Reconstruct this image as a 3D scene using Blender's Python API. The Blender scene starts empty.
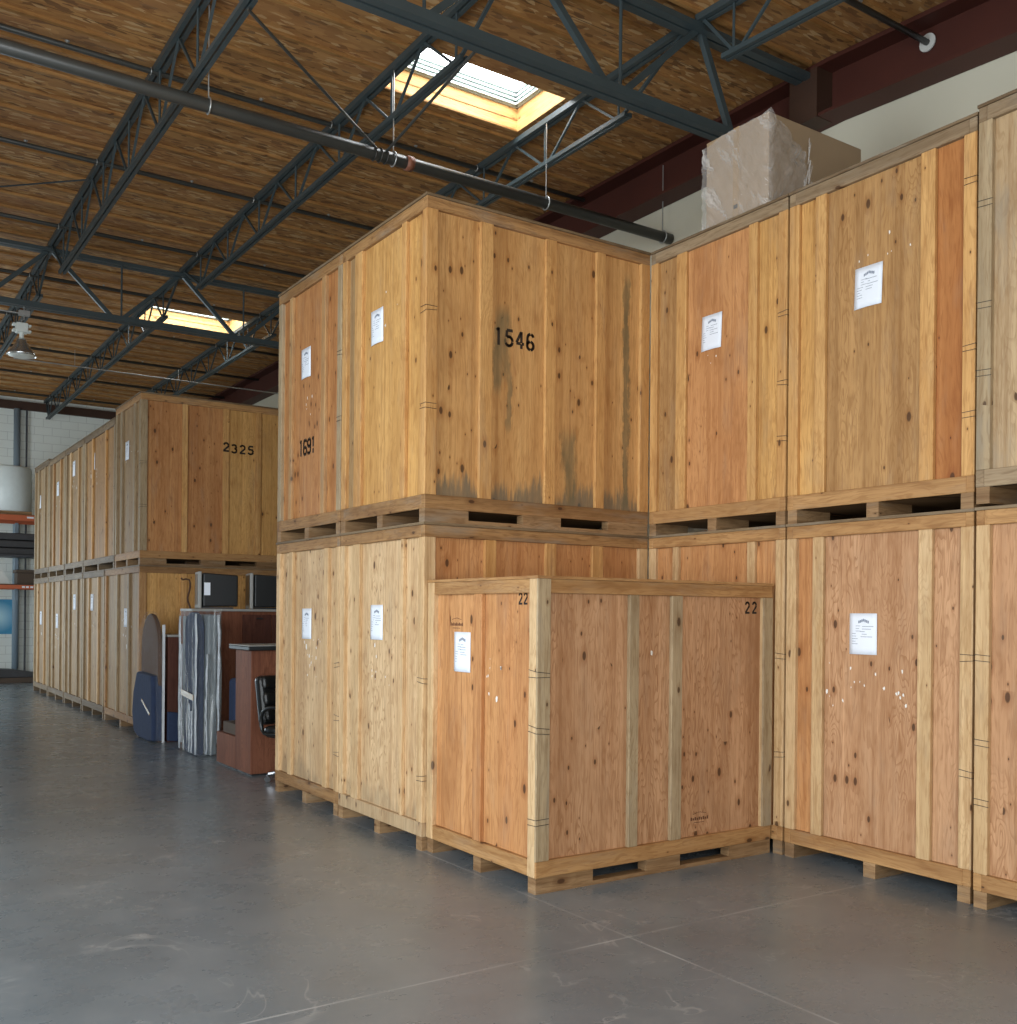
import bpy, math, random
from mathutils import Vector, Matrix

C = bpy.context.scene.collection
SC = bpy.context.scene
rnd = random.Random(11)

# ------------------------------------------------------------------ camera
YAW, ROLL = 0.591, 0.0091
cd = bpy.data.cameras.new('camera')
cd.sensor_fit = 'HORIZONTAL'; cd.sensor_width = 36.0
cd.lens = 1009.2 / 1017 * 36.0
cd.shift_y = (612.95 - 512) / 1017
cd.clip_end = 200
cam = bpy.data.objects.new('camera', cd); C.objects.link(cam)
cam.matrix_world = (Matrix.Translation((-3.5204, -6.3373, 1.7115)) @ Matrix.Rotation(-YAW, 4, 'Z')
                    @ Matrix.Rotation(math.pi / 2, 4, 'X') @ Matrix.Rotation(ROLL, 4, 'Z'))
SC.camera = cam

# ------------------------------------------------------------------ world and daylight
w = bpy.data.worlds.new('sky'); SC.world = w; w.use_nodes = True
w.node_tree.nodes['Background'].inputs['Color'].default_value = (0.62, 0.78, 1.0, 1)
w.node_tree.nodes['Background'].inputs['Strength'].default_value = 1.0

def area(name, loc, target, sx, sy, power, col):
    l = bpy.data.lights.new(name, 'AREA'); l.shape = 'RECTANGLE'; l.size = sx; l.size_y = sy
    l.energy = power; l.color = col
    o = bpy.data.objects.new(name, l); C.objects.link(o); o.location = loc
    o.rotation_euler = (Vector(target) - Vector(loc)).to_track_quat('-Z', 'Z').to_euler()
    return o
# daylight through the open roll-up doors (behind the photographer, on the left, and at the far end), plus an added far-side fill
area('daylight_rear_door', (-4.7, -8.9, 2.2), (-1.2, 0, 2.1), 5.4, 4.0, 570, (0.94, 0.975, 1.0))
area('daylight_side_door', (-7.5, -1.7, 2.05), (0, -1.7, 1.2), 6.0, 3.9, 700, (0.88, 0.95, 1.0))
area('far_side_fill_light', (-7.5, 12.8, 2.1), (0, 18.5, 2.6), 5.0, 3.8, 350, (0.90, 0.96, 1.0))  # added fill at an unseen opening, aimed to brighten the far wall
area('daylight_far_door', (-4.2, 20.7, 1.9), (-3.6, 0, 2.0), 4.4, 3.4, 230, (0.78, 0.93, 1.0))

vs = SC.view_settings
SC.display_settings.display_device = 'sRGB'
vs.view_transform = 'Standard'; vs.look = 'None'; vs.exposure = 0.0; vs.gamma = 1.0
vs.use_curve_mapping = False

# ------------------------------------------------------------------ materials
class NT:
    def __init__(s, name):
        s.m = bpy.data.materials.new(name); s.m.use_nodes = True
        s.t = s.m.node_tree; s.b = s.t.nodes['Principled BSDF']
    def n(s, typ, **kw):
        nd = s.t.nodes.new(typ)
        for k, v in kw.items(): setattr(nd, k, v)
        return nd
    def put(s, sock, v):
        if hasattr(v, 'is_output') or isinstance(v, bpy.types.NodeSocket): s.t.links.new(v, sock)
        else: sock.default_value = v
    def math(s, op, a, b=None, c=None, clamp=False):
        nd = s.n('ShaderNodeMath', operation=op, use_clamp=clamp); s.put(nd.inputs[0], a)
        if b is not None: s.put(nd.inputs[1], b)
        if c is not None: s.put(nd.inputs[2], c)
        return nd.outputs[0]
    def mix(s, f, a, b, typ='MIX'):
        nd = s.n('ShaderNodeMix', data_type='RGBA', blend_type=typ); nd.clamp_factor = True
        s.put(nd.inputs[0], f)
        for i, v in ((6, a), (7, b)):
            if isinstance(v, tuple) and len(v) == 3: v = v + (1,)
            s.put(nd.inputs[i], v)
        return nd.outputs[2]
    def comb(s, x, y, z):
        nd = s.n('ShaderNodeCombineXYZ')
        for i, v in enumerate((x, y, z)): s.put(nd.inputs[i], v)
        return nd.outputs[0]
    def noise(s, v, sc=1.0, det=2, rough=.5):
        nd = s.n('ShaderNodeTexNoise'); s.put(nd.inputs['Vector'], v)
        nd.inputs['Scale'].default_value = sc; nd.inputs['Detail'].default_value = det
        nd.inputs['Roughness'].default_value = rough
        return nd.outputs['Fac']
    def ss(s, v, a, b):
        nd = s.n('ShaderNodeMapRange', interpolation_type='SMOOTHSTEP'); s.put(nd.inputs[0], v)
        nd.inputs[1].default_value = a; nd.inputs[2].default_value = b
        return nd.outputs[0]
    def coords(s):
        tc = s.n('ShaderNodeTexCoord'); sp = s.n('ShaderNodeSeparateXYZ')
        s.t.links.new(tc.outputs['Object'], sp.inputs[0])
        return sp.outputs

def simple(name, col, rough=.6, metal=0.0, var=0.0, vscale=6.0, bump=0.0):
    k = NT(name); k.b.inputs['Roughness'].default_value = rough; k.b.inputs['Metallic'].default_value = metal
    if var:
        tc = k.n('ShaderNodeTexCoord'); f = k.noise(tc.outputs['Object'], vscale, 4, .6)
        dk = tuple(c * (1 - var) for c in col); lt = tuple(min(1, c * (1 + var)) for c in col)
        k.put(k.b.inputs['Base Color'], k.mix(f, dk, lt))
        if bump:
            bp = k.n('ShaderNodeBump'); bp.inputs['Strength'].default_value = bump; bp.inputs['Distance'].default_value = .01
            k.put(bp.inputs['Height'], f); k.put(k.b.inputs['Normal'], bp.outputs[0])
    else:
        k.b.inputs['Base Color'].default_value = col + (1,)
    return k.m

def wood(name, a, b, axis='Z', knots=0.0, ring=.16, grey=.2, dirt=0.0, kscale=1.0, stain=False, veneer=.12, dark=None):
    """a/b: the two tones of the sheet; axis: grain direction"""
    k = NT(name); x, y, z = k.coords()
    oi = k.n('ShaderNodeObjectInfo'); r = k.math('MULTIPLY', oi.outputs['Random'], 53.0)
    if axis == 'Z': u, g = k.math('ADD', x, y), z
    else: u, g = z, k.math('ADD', x, y)
    u2 = k.math('ADD', u, r)
    def V(su, sg): return k.comb(k.math('MULTIPLY', u2, su), k.math('MULTIPLY', g, sg), r)
    tone = k.ss(k.noise(V(5.5, .35), 1, 3, .6), .30, .70)
    col = k.mix(tone, a, b)
    # sliced-veneer strips of slightly different colour
    fl = k.math('FLOOR', k.math('MULTIPLY', k.math('ADD', u2, k.math('MULTIPLY', k.noise(V(2, .05), 1, 0), .05)), 7.3))
    wn = k.n('ShaderNodeTexWhiteNoise', noise_dimensions='1D'); k.put(wn.inputs['W'], fl)
    col = k.mix(veneer, col, k.mix(wn.outputs['Value'], tuple(c * .45 for c in a), tuple(min(1, c * 1.45) for c in b)))
    # cathedral figure
    fig = k.noise(V(4.2, .8), 1, 3, .5)
    f = k.math('FRACT', k.math('MULTIPLY', fig, 34.0))
    line = k.math('MULTIPLY', k.ss(f, .55, .95), k.ss(k.noise(V(2.2, .6), 1, 1), .38, .62))
    dk = dark or tuple(c * q for c, q in zip(a, (.62, .5, .38)))
    col = k.mix(k.math('MULTIPLY', line, ring * 1.7), col, dk)
    fine = k.noise(V(70, 2.2), 1, 3, .6)
    col = k.mix(k.math('MULTIPLY', k.ss(fine, .45, .8), .45), col, dk)
    strk = k.noise(V(26, .16), 1, 3, .6)
    col = k.mix(k.math('MULTIPLY', k.ss(strk, .50, .72), .42), col, dk)
    col = k.mix(k.math('MULTIPLY', k.ss(strk, .46, .28), .30), col, tuple(min(1, c * 1.22) for c in b))
    wav = k.noise(k.comb(k.math('MULTIPLY', k.math('ADD', u2, k.math('MULTIPLY', fig, .25)), 95), k.math('MULTIPLY', g, 7.0), r), 1, 2, .5)
    col = k.mix(k.math('MULTIPLY', k.ss(wav, .50, .66), .42), col, dk)
    blot = k.noise(V(14, 3.0), 1, 3, .6)
    col = k.mix(k.math('MULTIPLY', k.ss(blot, .50, .74), .42), col, dk)
    soil = k.noise(V(2.6, 1.4), 1, 4, .65)
    col = k.mix(k.math('MULTIPLY', k.ss(soil, .50, .74), .38), col, tuple(c * q for c, q in zip(a, (.62, .55, .5))))
    if knots:
        vo = k.n('ShaderNodeTexVoronoi', voronoi_dimensions='2D'); vo.inputs['Scale'].default_value = 1
        k.put(vo.inputs['Vector'], k.comb(k.math('MULTIPLY', u2, 9.5 * kscale), k.math('MULTIPLY', g, 4.8 * kscale), 0.0))
        vo.inputs['Randomness'].default_value = 1
        sp = k.n('ShaderNodeSeparateColor'); k.put(sp.inputs[0], vo.outputs['Color'])
        clus = k.math('MULTIPLY', k.ss(k.noise(V(3.1, 1.1), 1, 1), .38, .62), knots * .95)
        on = k.math('GREATER_THAN', sp.outputs[0], k.math('SUBTRACT', 1.0, clus))
        rad = k.math('MULTIPLY_ADD', k.math('POWER', sp.outputs[1], 2.5), .13, .035)
        q = k.math('DIVIDE', vo.outputs['Distance'], rad)
        core = k.math('MULTIPLY', k.math('SUBTRACT', 1.0, k.ss(q, .7, 1.15)), on)
        halo = k.math('MULTIPLY', k.math('SUBTRACT', 1.0, k.ss(q, 1.0, 3.2)), on)
        col = k.mix(k.math('MULTIPLY', halo, .38), col, tuple(c * q2 for c, q2 in zip(a, (.55, .36, .22))))
        col = k.mix(k.math('MULTIPLY', core, .85), col, (.055, .022, .008))
    gm = k.ss(k.noise(V(7, 1.3), 1, 4, .65), .5, .75)
    col = k.mix(k.math('MULTIPLY', gm, grey), col, (.27, .235, .18))
    if dirt:
        e = k.noise(V(26, 3.0), 1, 4, .7)
        h = k.math('MULTIPLY_ADD', k.math('ADD', e, k.noise(V(4, .2), 1, 1)), .42, -.36)
        m = k.math('SUBTRACT', 1.0, k.ss(k.math('SUBTRACT', k.math('SUBTRACT', z, .17), h), 0.0, .14))
        col = k.mix(k.math('MULTIPLY', k.math('MULTIPLY', m, k.math('MULTIPLY_ADD', e, .7, .6)), dirt), col, (.12, .115, .085))
    if stain:   # water runs below the stencilled number and in the third and fourth bays
        e = k.math('MULTIPLY', k.math('SUBTRACT', k.noise(V(16, 5), 1, 4, .7), .5), .14)
        tot = None
        for (cx, wd, z0, z1) in ((.68, .075, 1.10, 1.72), (.74, .030, .72, 1.25), (.63, .04, 1.0, 1.5), (1.33, .06, .18, .85), (1.27, .04, .5, .85),
                                 (1.90, .035, .18, 2.2)):
            d = k.math('ABSOLUTE', k.math('ADD', k.math('SUBTRACT', x, cx), e))
            d = k.math('SUBTRACT', 1.0, k.ss(d, wd * .5, wd * 1.2))
            zz = k.math('MULTIPLY', k.ss(z, z0 - .05, z0 + .10), k.math('SUBTRACT', 1.0, k.ss(z, z1 - .16, z1)))
            d = k.math('MULTIPLY', d, zz)
            tot = d if tot is None else k.math('MAXIMUM', tot, d)
        col = k.mix(k.math('MULTIPLY', k.math('MULTIPLY', tot, k.math('MULTIPLY_ADD', blot, 1.1, .15)), .85), col, (.12, .11, .06))
    k.put(k.b.inputs['Base Color'], col)
    k.b.inputs['Roughness'].default_value = .62
    k.b.inputs['Specular IOR Level'].default_value = .3
    bp = k.n('ShaderNodeBump'); bp.inputs['Strength'].default_value = .25; bp.inputs['Distance'].default_value = .004
    k.put(bp.inputs['Height'], fine); k.put(k.b.inputs['Normal'], bp.outputs[0])
    return k.m

M = {}  # upper crates take darker wood tones, standing in for weaker light up high
M['ply_gold'] = wood('ply_gold', (.50, .265, .080), (.66, .385, .135), knots=.5)
M['ply_1546'] = wood('ply_1546', (.52, .28, .100), (.64, .375, .145), knots=.9, dirt=.75, stain=True, ring=.10, veneer=.08, grey=.1)
M['ply_orange'] = wood('ply_orange', (.47, .215, .080), (.60, .31, .125), knots=.6)
M['ply_rust'] = wood('ply_rust', (.38, .145, .040), (.48, .205, .065), knots=.3)
M['ply_pink'] = wood('ply_pink', (.44, .235, .115), (.55, .32, .17), knots=.7, grey=.15, ring=.36)
M['ply_brown'] = wood('ply_brown', (.36, .195, .072), (.50, .29, .115), knots=.7, ring=.3)
M['ply_pale'] = wood('ply_pale', (.56, .365, .19), (.70, .505, .29), knots=.7, dirt=.3, ring=.36)
M['ply_grey'] = wood('ply_grey', (.31, .195, .090), (.43, .29, .145), knots=.5, grey=.4)
M['ply_red'] = wood('ply_red', (.42, .185, .065), (.53, .265, .100), knots=.9)
M['ply_dusty'] = wood('ply_dusty', (.40, .28, .155), (.52, .375, .215), knots=.2, grey=.6)
M['stud_gold'] = wood('stud_gold', (.52, .275, .092), (.63, .37, .14), knots=.3, ring=.15)
M['stud_pale'] = wood('stud_pale', (.55, .36, .175), (.68, .48, .265), knots=.3, ring=.15)
M['stud_grey'] = wood('stud_grey', (.32, .24, .14), (.46, .35, .21), knots=.15, grey=.6)
M['stud_brown'] = wood('stud_brown', (.40, .22, .09), (.54, .33, .145), knots=.6, grey=.35)
M['rail_brown'] = wood('rail_brown', (.22, .115, .045), (.40, .225, .09), axis='H', knots=.4, grey=.5)
M['rail_gold'] = wood('rail_gold', (.35, .185, .070), (.50, .285, .115), axis='H', knots=.4, grey=.25)
M['rail_grey'] = wood('rail_grey', (.22, .155, .090), (.36, .265, .16), axis='H', knots=.3, grey=.6)
M['rail_dark'] = wood('rail_dark', (.135, .092, .052), (.27, .19, .105), axis='H', knots=.3, grey=.6)
M['pallet'] = wood('pallet', (.20, .115, .052), (.38, .235, .115), axis='H', knots=.3, grey=.6)
M['lumber'] = wood('lumber', (.32, .16, .05), (.44, .235, .08), axis='H', knots=.1, grey=.1)
M['curb_wood'] = wood('curb_wood', (.60, .34, .12), (.74, .48, .2), axis='H', knots=.25, grey=0)

def osb():
    k = NT('osb_board'); x, y, z = k.coords()
    def layer(sx, sy, off, thr_seed):
        nz = k.n('ShaderNodeTexNoise'); nz.inputs['Scale'].default_value = 1; nz.inputs['Detail'].default_value = 2
        v0 = k.comb(k.math('MULTIPLY', x, sx * .6), k.math('MULTIPLY', y, sy * .6), off)
        k.put(nz.inputs['Vector'], v0)
        ad = k.n('ShaderNodeVectorMath', operation='ADD'); k.put(ad.inputs[0], k.comb(k.math('MULTIPLY', x, sx), k.math('MULTIPLY', y, sy), off))
        k.put(ad.inputs[1], nz.outputs['Color'])
        vo = k.n('ShaderNodeTexVoronoi'); vo.inputs['Scale'].default_value = 1; k.put(vo.inputs['Vector'], ad.outputs[0])
        sp = k.n('ShaderNodeSeparateColor'); k.put(sp.inputs[0], vo.outputs['Color'])
        return sp.outputs
    a = layer(6.5, 24, 0.0, 0); b = layer(10, 34, 9.0, 0)
    col = k.mix(a[0], (.31, .14, .040), (.48, .25, .080))
    col = k.mix(k.math('MULTIPLY', k.math('GREATER_THAN', b[0], .86), .75), col, (.60, .40, .19))
    col = k.mix(k.math('MULTIPLY', k.math('LESS_THAN', b[1], .16), .75), col, (.14, .06, .02))
    big = k.noise(k.comb(k.math('MULTIPLY', x, .9), k.math('MULTIPLY', y, 2.4), 0.0), 1, 4, .6)
    col = k.mix(k.math('MULTIPLY', k.ss(big, .40, .72), .5), col, (.20, .095, .035))
    hue = k.noise(k.comb(k.math('MULTIPLY', x, .5), k.math('MULTIPLY', y, .8), 4.0), 1, 2)
    col = k.mix(k.math('MULTIPLY', k.ss(hue, .45, .7), .3), col, (.42, .17, .06))
    seam = k.math('LESS_THAN', k.math('ABSOLUTE', k.math('SUBTRACT', k.math('FRACT', k.math('DIVIDE', y, 1.22)), .5)), .004)
    col = k.mix(k.math('MULTIPLY', seam, .7), col, (.05, .03, .015))
    k.put(k.b.inputs['Base Color'], col); k.b.inputs['Roughness'].default_value = .75
    return k.m
M['osb'] = osb()

def concrete():
    k = NT('sealed_concrete'); x, y, z = k.coords()
    v = k.comb(x, y, z)
    big = k.noise(v, .55, 4, .6); mid = k.noise(v, 2.6, 5, .65)
    col = k.mix(k.ss(big, .3, .7), (.138, .165, .184), (.194, .224, .244))
    col = k.mix(k.math('MULTIPLY', k.ss(mid, .45, .75), .45), col, (.245, .26, .27))
    warm = k.noise(v, .8, 2); col = k.mix(k.math('MULTIPLY', k.ss(warm, .45, .7), .35), col, (.150, .150, .150))
    # trowel arcs and dried scuffs
    nz = k.n('ShaderNodeTexNoise'); nz.inputs['Scale'].default_value = 1.6; nz.inputs['Detail'].default_value = 3; nz.inputs['Distortion'].default_value = 2.2
    k.put(nz.inputs['Vector'], v)
    arcs = k.ss(k.math('ABSOLUTE', k.math('SUBTRACT', nz.outputs['Fac'], .53)), 0.0, .018)
    gate = k.ss(k.noise(k.comb(x, y, 7.0), 1.7, 2), .5, .62)
    col = k.mix(k.math('MULTIPLY', k.math('MULTIPLY', k.math('SUBTRACT', 1.0, arcs), gate), .55), col, (.36, .37, .37))
    st = k.noise(k.comb(k.math('MULTIPLY', x, 16), k.math('MULTIPLY', y, 5.5), 3.0), 1, 4, .7)
    col = k.mix(k.math('MULTIPLY', k.ss(st, .66, .8), .35), col, (.38, .38, .37))
    # saw-cut joints
    for e, c0, per in ((x, 0.0, 6.1), (y, -2.26, 6.1)):
        q = k.math('SUBTRACT', k.math('FRACT', k.math('ADD', k.math('DIVIDE', k.math('SUBTRACT', e, c0), per), .5)), .5)
        j = k.math('LESS_THAN', k.math('ABSOLUTE', q), .006 / per)
        col = k.mix(k.math('MULTIPLY', j, k.ss(k.noise(v, 1.3, 2), .3, .65)), col, (.38, .40, .41))
    k.put(k.b.inputs['Base Color'], col)
    rg = k.math('MULTIPLY_ADD', mid, .22, .17); k.put(k.b.inputs['Roughness'], rg)
    k.b.inputs['Specular IOR Level'].default_value = .5
    bp = k.n('ShaderNodeBump'); bp.inputs['Strength'].default_value = .12; bp.inputs['Distance'].default_value = .01
    k.put(bp.inputs['Height'], k.noise(v, 9, 4, .6)); k.put(k.b.inputs['Normal'], bp.outputs[0])
    return k.m
M['floor'] = concrete()
def blockwall():
    k = NT('painted_block'); x, y, z = k.coords()
    br = k.n('ShaderNodeTexBrick'); k.put(br.inputs['Vector'], k.comb(x, z, 0.0)); br.inputs['Scale'].default_value = 1
    br.inputs['Brick Width'].default_value = .4; br.inputs['Row Height'].default_value = .2; br.inputs['Mortar Size'].default_value = .006
    br.inputs['Color1'].default_value = (.82, .88, .84, 1); br.inputs['Color2'].default_value = (.80, .86, .82, 1); br.inputs['Mortar'].default_value = (.60, .65, .62, 1)
    k.put(k.b.inputs['Base Color'], br.outputs['Color']); k.b.inputs['Roughness'].default_value = .6
    return k.m
M['block'] = blockwall()
M['cream'] = simple('cream_wall', (.60, .57, .45), .7, var=.04, vscale=2)
M['steel'] = simple('blue_grey_steel_paint', (.045, .063, .068), .45, var=.18, vscale=5)
M['steel_dark'] = simple('dark_steel', (.035, .045, .048), .5, var=.2, vscale=5)
M['pipe'] = simple('black_pipe', (.042, .044, .040), .42, var=.3, vscale=3)
M['pipe'].node_tree.nodes['Principled BSDF'].inputs['Specular IOR Level'].default_value = .7
M['galv'] = simple('galvanised', (.45, .46, .45), .4, .7, var=.1)
M['redsteel'] = simple('red_oxide_steel', (.060, .012, .006), .6, var=.25, vscale=2.5)
M['redsteel_dark'] = simple('brown_oxide_steel', (.05, .022, .012), .6, var=.3, vscale=5)
M['plate'] = simple('white_plate', (.55, .55, .52), .4)
M['coupling'] = simple('rusty_coupling', (.20, .07, .035), .6, var=.3, vscale=20)
M['paper'] = simple('white_paper', (.78, .83, .90), .7, var=.03, vscale=12)
M['print'] = simple('grey_print', (.23, .27, .34), .8)
M['stencil'] = simple('black_stencil_paint', (.022, .014, .009), .7, var=.4, vscale=60)
M['mark'] = simple('brown_ink', (.12, .045, .02), .8)
M['wire'] = simple('dark_wire', (.05, .045, .04), .5, .4)
M['scrap'] = simple('torn_paper', (.78, .76, .70), .8)
M['card'] = simple('cardboard', (.33, .235, .14), .75, var=.12, vscale=3)
M['tape'] = simple('packing_tape', (.36, .24, .12), .25)
M['blanket'] = simple('blue_moving_blanket', (.022, .038, .085), .9, var=.25, vscale=14, bump=.6)
M['oval_brown'] = simple('brown_veneer', (.085, .040, .020), .85, var=.2, vscale=5)
M['mahog'] = wood('mahogany_veneer', (.145, .050, .026), (.215, .082, .042), ring=.25, grey=0)
M['mahog_dark'] = wood('dark_mahogany', (.075, .026, .018), (.12, .042, .026), ring=.2, grey=0)
M['black'] = simple('black_plastic', (.014, .016, .017), .45, var=.15)
M['leather'] = simple('black_leather', (.010, .011, .011), .28, var=.2, vscale=8)
M['chrome'] = simple('chrome', (.6, .62, .66), .15, 1.0)
M['lampmetal'] = simple('spun_aluminium', (.62, .65, .66), .25, .9)
M['lampwhite'] = simple('white_enamel', (.75, .8, .76), .4)
M['greyplastic'] = simple('grey_bezel', (.32, .32, .30), .5)
M['orange'] = simple('orange_rack_paint', (.50, .12, .045), .5, var=.1)
M['rackblue'] = simple('rack_blue_grey', (.25, .33, .40), .5)
M['rackdark'] = simple('rack_dark', (.04, .045, .055), .5)
M['foam'] = simple('white_foam_roll', (.72, .82, .83), .35, var=.06, vscale=9, bump=.4)
M['shade_grey'] = simple('folded_grey_pads', (.06, .062, .066), .9, var=.3, vscale=8)
M['darkbox'] = simple('dark_brown_box', (.085, .062, .045), .8, var=.2)
M['white'] = simple('white_board', (.70, .73, .70), .5)
M['curbmetal'] = simple('pale_curb_metal', (.38, .44, .42), .45)
M['rolldoor'] = simple('roll_up_door_slats', (.55, .56, .55), .5)

def poster():
    k = NT('blue_poster'); x, y, z = k.coords()
    g = k.n('ShaderNodeTexGradient', gradient_type='SPHERICAL')
    k.put(g.inputs[0], k.comb(k.math('MULTIPLY', k.math('ADD', x, -.26), 2.4), 0.0, k.math('MULTIPLY', k.math('ADD', z, -.42), 2.6)))
    k.put(k.b.inputs['Base Color'], k.mix(g.outputs[1], (.05, .30, .52), (.55, .85, .95))); k.b.inputs['Roughness'].default_value = .4
    return k.m
M['poster'] = poster()

def wrap(name='stretch_wrap', op=.35, col=(.62, .66, .66), thr=(.50, .72), sx=9, sz=1.1, diag=False):
    k = NT(name); x, y, z = k.coords()
    if diag: v = k.comb(k.math('MULTIPLY', k.math('SUBTRACT', k.math('ADD', y, x), k.math('MULTIPLY', z, .6)), 7.5), k.math('MULTIPLY', z, 1.4), 3.7)
    else: v = k.comb(k.math('MULTIPLY', x, sx), k.math('MULTIPLY', y, sx), k.math('MULTIPLY', z, sz))
    f = k.noise(v, 1, 4, .6)
    tr = k.n('ShaderNodeBsdfTransparent'); mx = k.n('ShaderNodeMixShader')
    k.b.inputs['Base Color'].default_value = col + (1,); k.b.inputs['Roughness'].default_value = .12
    k.b.inputs['Specular IOR Level'].default_value = .8
    bp = k.n('ShaderNodeBump'); bp.inputs['Strength'].default_value = 1; bp.inputs['Distance'].default_value = .05
    k.put(bp.inputs['Height'], k.noise(v, 1.7, 4, .6)); k.put(k.b.inputs['Normal'], bp.outputs[0])
    fac = k.math('MULTIPLY_ADD', k.ss(f, *thr), .62, op * .45, clamp=True)
    k.put(mx.inputs[0], fac); k.t.links.new(tr.outputs[0], mx.inputs[1]); k.t.links.new(k.b.outputs[0], mx.inputs[2])
    k.t.links.new(mx.outputs[0], k.t.nodes['Material Output'].inputs[0])
    return k.m
M['wrap'] = wrap(op=.16, thr=(.55, .70), sx=15, sz=.7)
M['wrap_thin'] = wrap('stretch_wrap_thin', .12, (.62, .66, .66), (.62, .80))
M['film_glossy'] = simple('bunched_glossy_film', (.40, .44, .47), .18, var=.45, vscale=16)
M['core_grey'] = simple('grey_padding', (.16, .19, .205), .6, var=.2, vscale=10)
M['film_white'] = simple('bunched_white_film', (.62, .66, .68), .3, var=.25, vscale=10)
M['wrap_box'] = wrap('box_wrap', .55, (.70, .67, .63), (.50, .74), diag=True)

def emit(name, col, st):
    k = NT(name); e = k.n('ShaderNodeEmission'); e.inputs[0].default_value = col + (1,); e.inputs[1].default_value = st
    k.t.links.new(e.outputs[0], k.t.nodes['Material Output'].inputs[0]); return k.m
M['skypane'] = emit('daylit_glazing', (.93, .97, 1.0), 14.0)

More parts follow.
